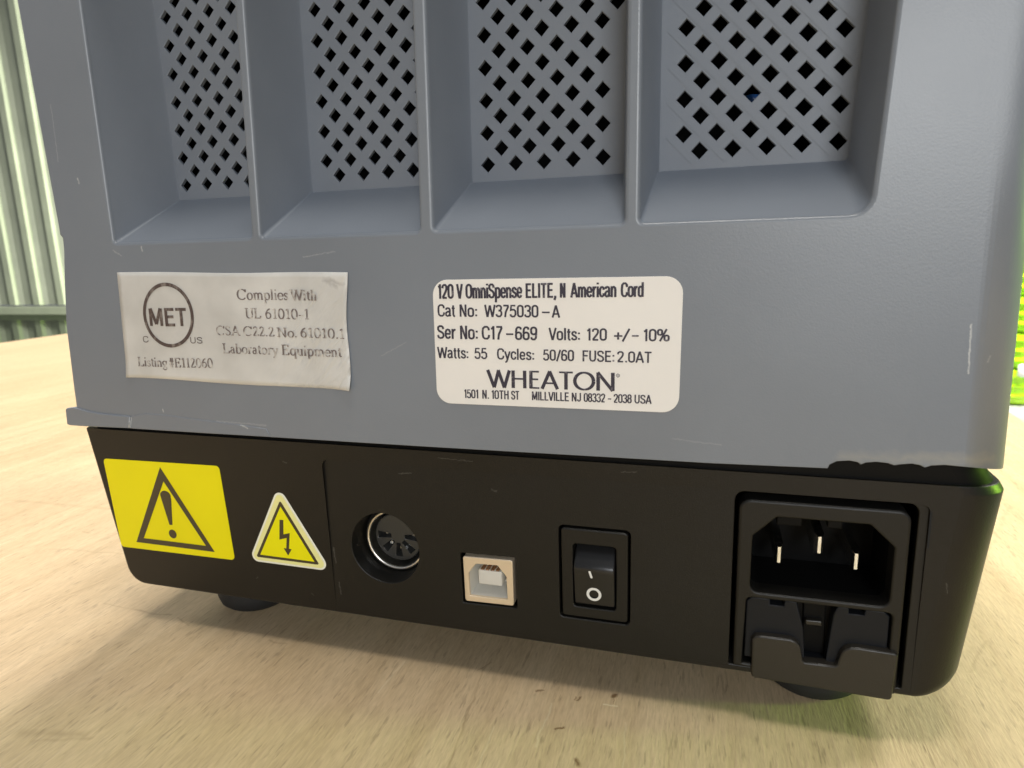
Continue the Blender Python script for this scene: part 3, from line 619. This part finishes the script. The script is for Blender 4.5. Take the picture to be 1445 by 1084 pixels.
# inner rim of the base, bared where the housing edge is chipped
def rim_out(k): return [(1.5+2*k, -3), (206.2-6.5*k, -3), (206.4-6.5*k, -1.5), (204.2-6.5*k, 2.1), (203.9-6.5*k, 4.2), (2.5+2*k, 4.2)]
mb = MB(bp); mb.fill(rim_out(1), [], .9); rs = [mb.ring(rim_out(1-sin(a*pi/16)), .9+5.5*(1-cos(a*pi/16))) for a in range(9)]
for a, b_ in zip(rs, rs[1:]): mb.loft(a, b_)
mb.loft(rs[-1], mb.ring(rim_out(0), 30), False)
mb.build('inner_rim', m_deep, dev)

# ---- port panel with its openings
HD = circ(85.15, -25.7, 8.7, 56)
HU = rpoly([(104.1, -37.0), (117.0, -36.7), (117.0, -24.4), (104.0, -24.6)], .4, 3)
HS = rpoly([(126.7, -37.2), (141.9, -37.2), (141.9, -15.7), (126.7, -15.7)], 1.1, 5)
HI = rpoly([(162.0, -42.9), (193.6, -42.9), (193.6, -5.3), (162.0, -5.3)], [.4, .4, 1.8, 1.8], 5)
mb = MB(pp)
mb.plate(offset(PAN_OPEN, -.02), [HD, HU, HS, HI], 0, 1.5, 0, .18, 2, back=False)
mb.loft(mb.ring(HD, .18), mb.ring(circ(85.15, -25.7, 8.3, 56), 7.0), True)
panel = mb.build('port_panel', m_panel, dev, fix=False)
mb = MB(bp); mb.box(60, 198, 1.8, 40, -43.1, -4); ch = mb.build('base_shade_box', m_void, dev)  # black box, its colour standing in for shade inside the base
bm = bmesh.new(); bm.from_mesh(ch.data)
bmesh.ops.delete(bm, geom=[min(bm.faces, key=lambda f: f.calc_center_median().y)], context='FACES'); bm.to_mesh(ch.data); bm.free()

# ---- round five-pin socket
CX, CV = 85.3, -26.0
def annulus(mb, ro, ri, n0, n1, bev, cx=CX, cv=CV, seg=3, N_=56):
    mb.plate(circ(cx, cv, ro, N_), [circ(cx, cv, ri, N_)], n0, n1, bev, bev, seg)
mb = MB(bp); annulus(mb, 7.85, 6.95, 5.1, 11.5, .38); din = mb.build('round_socket', m_nickel, dev); din['label'] = 'round socket with a shiny metal ring sunk in the black panel'
mb = MB(bp); annulus(mb, 8.6, 7.78, 6.6, 10, .2); mb.build('collar', m_gloss, din)
key = circ(CX, CV, 7.15, 48)
mb = MB(bp); mb.plate(circ(CX, CV, 7.18, 48), [], 11.2, 12, 0, 0); mb.build('socket_well', m_deep, din)
holes = []
pins = []
for ad in (180, 225, 270, 315, 360):
    a = radians(ad); c_ = Vector((CX+3.55*cos(a), CV+.4+3.55*sin(a)))
    d = Vector((cos(a), sin(a))); t = Vector((-sin(a), cos(a)))
    holes.append([tuple(c_+d*1.75*sa+t*(.72+.22*sa)*sb) for sa, sb in ((-1, -1), (1, -1), (1, 1), (-1, 1))]); pins.append(c_)
mb = MB(bp); mb.plate(circ(CX, CV+.1, 6.1, 48), holes, 6.6, 11.3, .3, .08, 2); mb.build('insert', mat('grey_black_insert', (.04, .04, .038), .3), din)
for c_ in pins:
    mb = MB(bp); tube(mb, [(c_.x, 8.0, c_.y), (c_.x, 11, c_.y)], .42, 10); mb.build('contact', m_pin, din)

# ---- square data socket
mb = MB(bp)
UO = rpoly([(104.55, -36.55), (116.15, -36.3), (116.2, -25.15), (104.5, -25.45)], .55, 4)
UI = rpoly([(105.75, -35.1), (114.75, -34.95), (114.65, -29.3), (112.7, -26.8), (107.6, -26.95), (105.7, -29.4)], .25, 3)
mb.plate(UO, [UI], .15, 10, .22, .12, 3); usb = mb.build('data_socket', m_tin, dev); usb['label'] = 'square socket with a warm metal shell and white plastic inside'
mb = MB(bp)
UL_ = offset(UI, -.02); US_ = [(110.2+(x-110.2)*.86, -31.1+(v+31.1)*.86) for x, v in UI]
mb.loft(mb.ring(UL_, .8), mb.ring(US_, 7.0), False); mb.fill(US_, [], 7.0); mb.build('socket_liner', m_usbw, usb, fix=False)
mb = MB(bp); mb.box(107.35, 113.0, 1.9, 7.2, -32.9, -29.3)
mb.build('tongue', m_usbw, usb, bevel=.35, bseg=3, smooth=True)
mb = MB(bp)
for k in range(4): mb.box(108.0+k*1.2, 108.75+k*1.2, 2.1, 6.5, -29.34, -29.05)
mb.build('contact_strip', m_usbs, usb)
mb = MB(bp); mb.box(107.9, 112.6, 4.6, 6.9, -28.9, -27.3); mb.build('brown_block', m_usbs, usb, bevel=.3)

# ---- rocker switch
mb = MB(bp)
SO = rpoly([(127.25, -36.75), (141.4, -36.75), (141.4, -16.2), (127.25, -16.2)], .7, 5)
SI = rpoly([(129.75, -34.3), (138.95, -34.3), (138.95, -19.6), (129.75, -19.6)], .8, 5)
mb.plate(SO, [SI], .1, 6, .3, .25, 3); sw = mb.build('power_switch', m_panel, dev); sw['label'] = 'black rocker switch in a rectangular bezel, switched off'
mb = MB(bp)
prof = [(-19.9, 5.2), (-20.3, 3.6), (-21.2, 2.2), (-22.4, .95), (-23.4, .1), (-24.0, -.42), (-24.45, -.7), (-24.9, -.82), (-25.4, -.82), (-26.2, -.7), (-28, -.42), (-31, -.12), (-33.2, .1), (-33.75, .5), (-33.9, 1.2)]
ringsL = [mb.add([(xx, nn_, v) for xx, nn_ in ((130.05, 6), (130.05, n+.3), (130.15, n+.08), (130.4, n), (138.3, n), (138.55, n+.08), (138.65, n+.3), (138.65, 6))]) for v, n in prof]
for a, b_ in zip(ringsL, ringsL[1:]):
    for i in range(7): mb.face((a[i], a[i+1], b_[i+1], b_[i]), True)
mb.face(ringsL[0]); mb.face(ringsL[-1])
mb.build('rocker', m_gloss, sw)
mb = MB(bp); mb.fill(rpoly([(133.72, -26.6), (134.22, -26.6), (133.72, -25.0), (133.22, -25.0)], .2, 3), [], -.98); mb.build('on_mark', m_rock, sw, fix=False)
mb = MB(bp); o1 = [(x, v) for x, v in circ(134.3, -30.7, 1.6, 40, 1.55)]; o2 = circ(134.3, -30.7, 1.02, 40, .98)
mb.fill(o1, [o2], -.3); mb.build('off_mark', m_rock, sw, fix=False)

# ---- mains inlet with fuse drawer
mb = MB(bp)
IO = rpoly([(162.85, -43.0), (192.75, -44.5), (192.45, -6.6), (162.8, -6.6)], [.4, .5, 2.2, 2.2], 6)
IC = rpoly([(165.45, -26.1), (190.15, -26.1), (190.1, -13.9), (185.8, -9.8), (169.7, -9.8), (165.5, -14.1)], [1.8, 1.8, .5, .6, .6, .5], 5)
ID = rpoly([(164.6, -42.2), (190.9, -42.8), (190.9, -27.3), (164.9, -27.3)], [.3, .3, 1, 1], 4)
mb.plate(IO, [IC, ID], -.1, 4, .55, .4, 4, back=False)
inlet = mb.build('power_inlet', m_panel, dev, fix=False); inlet['label'] = 'black three-pin mains inlet with a fuse drawer below it'
mb = MB(bp); mb.loft(mb.ring(offset(IC, .02), .35), mb.ring(IC, 16.1), False); mb.fill(offset(IC, .2), [], 16); mb.build('socket_well', m_deep, inlet, fix=False)
mb = MB(bp)   # moulded keys in the roof of the well
mb.box(169.9, 174.5, 2.4, 15, -12.4, -9.7); mb.box(179.0, 181.6, 2.4, 15, -12.2, -9.7)
mb.build('guide_key', m_deep, inlet, bevel=.3)
for px_, v0_, v1_, wd_ in ((170.75, -21.0, -16.9, 1.45), (177.9, -18.2, -14.0, 1.75), (184.5, -20.8, -16.8, 1.45)):
    mb = MB(bp); q = rect(px_-wd_/2, px_+wd_/2, v0_, v1_)
    a = mb.ring([(px_-.28, v0_+.45), (px_+.28, v0_+.45), (px_+.28, v1_-.3), (px_-.28, v1_-.3)], 2.7); mb.face(a); c_ = mb.ring(q, 3.9); mb.loft(a, c_, False); mb.loft(c_, mb.ring(q, 16), False)
    mb.build('pin', m_pin, inlet)
# fuse drawer face
mb = MB(bp)
DR = [(165.0, -41), (190.7, -41.6), (190.6, -28.4), (189.6, -27.45), (186.4, -27.45), (186.3, -28.7), (183.6, -28.7), (183.5, -27.45), (181.6, -27.45), (180.9, -29.5), (180.2, -39.8), (176.3, -39.8), (175.7, -33), (174.2, -27.5),
      (172.1, -27.5), (172.0, -28.75), (169.4, -28.75), (169.3, -27.5), (166.0, -27.5), (165.0, -28.4)]
mb.plate(DR, [], .55, 3.5, .25, 0, 3); drawer = mb.build('fuse_drawer', m_drawer, inlet)
mb = MB(bp); mb.box(174, 182, 3.6, 4.6, -41, -27.4); mb.build('drawer_recess', m_deep, inlet)
mb = MB(bp); mb.plate(rpoly([(176.1, -39.6), (180.2, -39.6), (179.9, -28), (175.8, -28)], .3, 3), [], 3.0, 3.8, .2, 0, 2); mb.build('latch', m_deep, inlet)
mb = MB(bp); mb.plate(rpoly([(176.2, -33.1), (179.4, -33.0), (179.3, -31.8), (176.1, -31.9)], .35, 3), [], 1.9, 3.4, .3, 0, 3); mb.build('latch_tab', m_lip, inlet)
mb = MB(bp)
LP = [(166.4, -43.9), (166.6, -44.4), (167.1, -44.65), (191.2, -45.25), (191.7, -45.1), (191.95, -44.6), (192.3, -35.8), (192.15, -35.25), (191.7, -35.0)]+[(185.3, -34.85), (184.2, -35.0), (183.3, -35.4), (182.7, -36.2), (182.3, -37.5), (182.0, -39.1), (181.6, -39.5), (176.3, -39.55), (175.8, -39.2), (175.55, -37.8), (175.2, -36.3), (174.5, -35.3), (173.4, -34.9), (168, -35.0), (166.9, -35.2), (166.3, -36.0)]
mb.plate(LP, [], -1.0, 1.2, .4, 0, 4); mb.build('drawer_lip', m_lip, inlet)

# moulding mark beside the inlet
mb = MB(bp); mb.plate([(195.25, -13.4), (195.6, -13.4), (195.55, -6.3), (195.15, -6.3)], [], -.02, .02, 0, 0, 1, back=False); mb.build('panel_seam', m_void, dev, fix=False)

# ---- warning stickers on the black base
ws_ = label('warning_sticker', rpoly([(5.8, -33.75), (42.35, -33.55), (41.4, -8.35), (4.8, -8.8)], 1.1, 5), m_yel, -.1, bp)
ws_['label'] = 'yellow oblong sticker with an exclamation mark in a triangle'
mb = MB(bp); mb.fill([(11.33, -31.8), (36.5, -31.9), (23.2, -9.9)], [[(14.05, -30.4), (34.0, -30.45), (23.6, -13.7)]], LN)
exc = [(24.28, -25.65), (23.33, -25.7), (21.95, -18.3)]+A(23.5, -17.6, 1.68, 1.35, 200, -20, 10)+[(25.2, -18.3)]
mb.fill(exc[::-1], [], LN); mb.fill(circ(23.9, -28.2, 1.22, 24), [], LN); mb.build('exclamation_sign', m_ink, ws_, fix=False)
def tri_round(rad): return rpoly([(49.72-rad*1.74, -31.33-rad), (67.21+rad*1.74, -31.5-rad), (57.92, -15.7+rad*2.02)], rad, 8)
vs_ = label('voltage_sticker', tri_round(1.75), mat('cream_border', (.92, .92, .78), .4), -.1, bp)
vs_['label'] = 'yellow triangular sticker with a lightning bolt'
mb = MB(bp); mb.fill(tri_round(1.22), [], -.14); mb.build('pale_border', m_pale, vs_, fix=False)
mb = MB(bp); mb.fill(rpoly([(49.1, -31.75), (67.2, -31.85), (58.06, -15.9)], .35, 4), [], -.18); mb.build('triangle_frame', m_ink, vs_, fix=False)
mb = MB(bp); mb.fill([(50.4, -31.0), (65.9, -31.15), (58.0, -17.5)], [], -.22); mb.build('yellow_field', m_yel2, vs_, fix=False)
mb = MB(bp); mb.fill([(57.33, -20.97), (58.4, -20.95), (57.95, -24.75), (59.81, -24.23), (59.04, -28.45), (59.81, -28.51), (58.6, -30.32), (57.54, -28.42), (58.29, -28.45), (58.75, -25.6), (56.6, -26.3)][::-1], [], -.26); mb.build('lightning_bolt', m_ink, vs_, fix=False)

# ---- feet
for fx, fy in ((33.3, 19.5), (180.2, 19.5), (33.3, 128), (180.2, 128)):
    mb = MB(wp)
    tube(mb, [(fx, fy, -42), (fx, fy, -51.2), (fx, fy, -53.2), (fx, fy, -54.4), (fx, fy, -55)], [10.9, 10.8, 10.2, 8.9, 7.4], 48)
    mb.build('foot', m_rubber, dev)

# ================================================================== TABLE
t_ = radians(-1.7)
tx0, tx1, ty0, ty1 = -699, 308, -900, 640
def tp(x, y): return (x-.03*0+sin(-t_)*y, y)
mb = MB(wp)
q = [(tx0+.03*ty0, ty0), (tx1+.03*ty0, ty0), (tx1+.03*ty1, ty1), (tx0+.03*ty1, ty1)]
a = mb.add([(x, y, -73) for x, y in q]); b_ = mb.add([(x, y, -56) for x, y in q]); c_ = mb.add([(x+(1 if x < 0 else -1), y+(1 if y < 0 else -1), -55) for x, y in q])
mb.loft(a, b_, False); mb.loft(b_, c_, False); mb.face(a); mb.face(c_)
table = mb.build('tabletop', m_ply, None)
troot = bpy.data.objects.new('table', None); troot.location = (-.2, -.1, -.8); col.objects.link(troot)
tag(troot, 'pale plywood table that carries the grey dispenser', 'table')
table.parent = troot; table.matrix_parent_inverse = Matrix.Translation((.2, .1, .8))
for x, y in ((-640, -820), (240, -820), (-600, 560), (290, 560)):
    mb = MB(wp); mb.box(x-20, x+20, y-20, y+20, -800, -73.2)
    # box() runs x, n, v = x, y, z in the world frame
    lg = mb.build('leg', m_plyedge, troot, bevel=1); lg.matrix_parent_inverse = Matrix.Translation((.2, .1, .8))

# ================================================================== BACKGROUND
mb = MB(wp)
i = mb.add([(-9000, -5000, -800), (6000, -5000, -800), (6000, 6000, -800), (-9000, 6000, -800)]); mb.face(i)
fl = mb.build('floor', m_floor); fl['kind'] = 'structure'
# corrugated steel wall, 3.5 m behind
WY = 3500
def corr(x0, x1, z0, z1, y, dep, pitch, phase, name, m):
    mb = MB(wp); prof = []
    k0 = math.floor((x0-phase)/pitch); x = phase+k0*pitch
    while x < x1:
        prof += [(x, y), (x+pitch*.44, y), (x+pitch*.56, y-dep), (x+pitch*.80, y-dep), (x+pitch, y)][:4]; x += pitch
    a = mb.add([(px, py, z0) for px, py in prof]); b_ = mb.add([(px, py, z1) for px, py in prof])
    for j in range(len(prof)-1): mb.face((a[j], a[j+1], b_[j+1], b_[j]))
    return mb.build(name, m, wall, fix=False)
wall = bpy.data.objects.new('corrugated_wall', None); wall.location = (0, 0, 0); col.objects.link(wall)
tag(wall, 'pale green corrugated steel wall with a horizontal rail, far behind the table', 'wall')
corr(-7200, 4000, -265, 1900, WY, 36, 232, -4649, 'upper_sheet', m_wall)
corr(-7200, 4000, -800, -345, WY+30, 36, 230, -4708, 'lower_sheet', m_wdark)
mb = MB(wp); mb.box(-7300, 4000, WY-75, WY+60, -330, -275); mb.build('rail', m_rail, wall, bevel=4)
mb = MB(wp); mb.box(-7300, 4000, WY-20, WY+60, -375, -331); mb.build('rail', m_wdark, wall, bevel=4)  # dark strip standing in for the shadowed gap below the ledge

# stack of lime green crates to the right
def crate(x, y, z, w_, d_, h_, rz):
    fr = lambda a, b, c: Vector((x, y, z))*S+Matrix.Rotation(rz, 3, 'Z')@(Vector((a, b, c))*S)
    mb = MB(fr)
    prof = [(0, -14), (6, -14), (10, 0), (h_*.22, 1), (h_*.27, 12), (h_*.33, 12), (h_*.36, 2), (h_*.50, 3), (h_*.54, 13), (h_*.60, 13), (h_*.63, 3), (h_*.80, 4), (h_*.84, 18), (h_, 18)]
    rr = []
    for zz, o in prof:
        rr.append(mb.add([(a, b, zz) for a, b in rpoly([(-w_/2-o, -d_/2-o), (w_/2+o, -d_/2-o), (w_/2+o, d_/2+o), (-w_/2-o, d_/2+o)], 30, 5)]))
    for a, b in zip(rr, rr[1:]): mb.loft(a, b, False)
    ins = mb.add([(a, b, h_) for a, b in rpoly([(-w_/2+4, -d_/2+4), (w_/2-4, -d_/2+4), (w_/2-4, d_/2-4), (-w_/2+4, d_/2-4)], 26, 5)])
    flo = mb.add([(a, b, 12) for a, b in rpoly([(-w_/2+8, -d_/2+8), (w_/2-8, -d_/2+8), (w_/2-8, d_/2-8), (-w_/2+8, d_/2-8)], 26, 5)])
    mb.loft(rr[-1], ins, False); mb.loft(ins, flo, False); mb.face(flo); mb.face(rr[0])
    return mb.build('crate', m_lime, None)
names = ['bottom lime green crate of the stack right of the dispenser', 'second lime green crate from the bottom of the stack', 'middle lime green crate of the five in the stack',
         'second lime green crate from the top of the stack', 'topmost lime green crate of the stack right of the dispenser']
bench = bpy.data.objects.new('bench', None); bench.location = (1.6, 2.5, -.8); col.objects.link(bench)
tag(bench, 'low grey bench behind the table, under the lime green crates', 'bench')
inv = Matrix.Translation((-1.6, -2.5, .8))
mb = MB(wp); mb.box(930, 2700, 1250, 2800, -520, -500); o = mb.build('bench_top', m_floor, bench, bevel=3); o.matrix_parent_inverse = inv
for x, y in ((970, 1290), (2660, 1290), (970, 2760), (2660, 2760)):
    mb = MB(wp); mb.box(x-25, x+25, y-25, y+25, -800, -520.5); o = mb.build('leg', m_rail, bench, bevel=3); o.matrix_parent_inverse = inv
cz = -499.5
for k in range(5):
    c = crate(1335+random.uniform(-6, 6), 2520, cz, 560, 420, 114, random.uniform(-.03, .03)+.1)
    tag(c, names[k], 'crate', 'lime green crates stacked on the bench')
    if k == 1:
        mb = MB(wp); tube(mb, [(1092, 2255, cz-14), (1092, 2255, cz-10), (1092, 2255, cz+20), (1092, 2255, cz+25)], [10, 17, 17, 12], 20)
        mb.build('white_grip', m_white, c)
    cz += 115
# added unseen crates along the bench, there only for green reflections
lab2 = ['bottom', 'second lowest', 'middle', 'second highest', 'top']
for sx, sy, nm in ((2180, 1850, 'nearest'),):
    cz = -499.5
    for k in range(5):
        c = crate(sx+random.uniform(-6, 6), sy, cz, 560, 420, 114, random.uniform(-.03, .03)+1.0)
        tag(c, '%s lime green crate of the added unseen stack at the near end of the bench' % lab2[k], 'crate', 'lime green crates stacked on the bench'); cz += 115
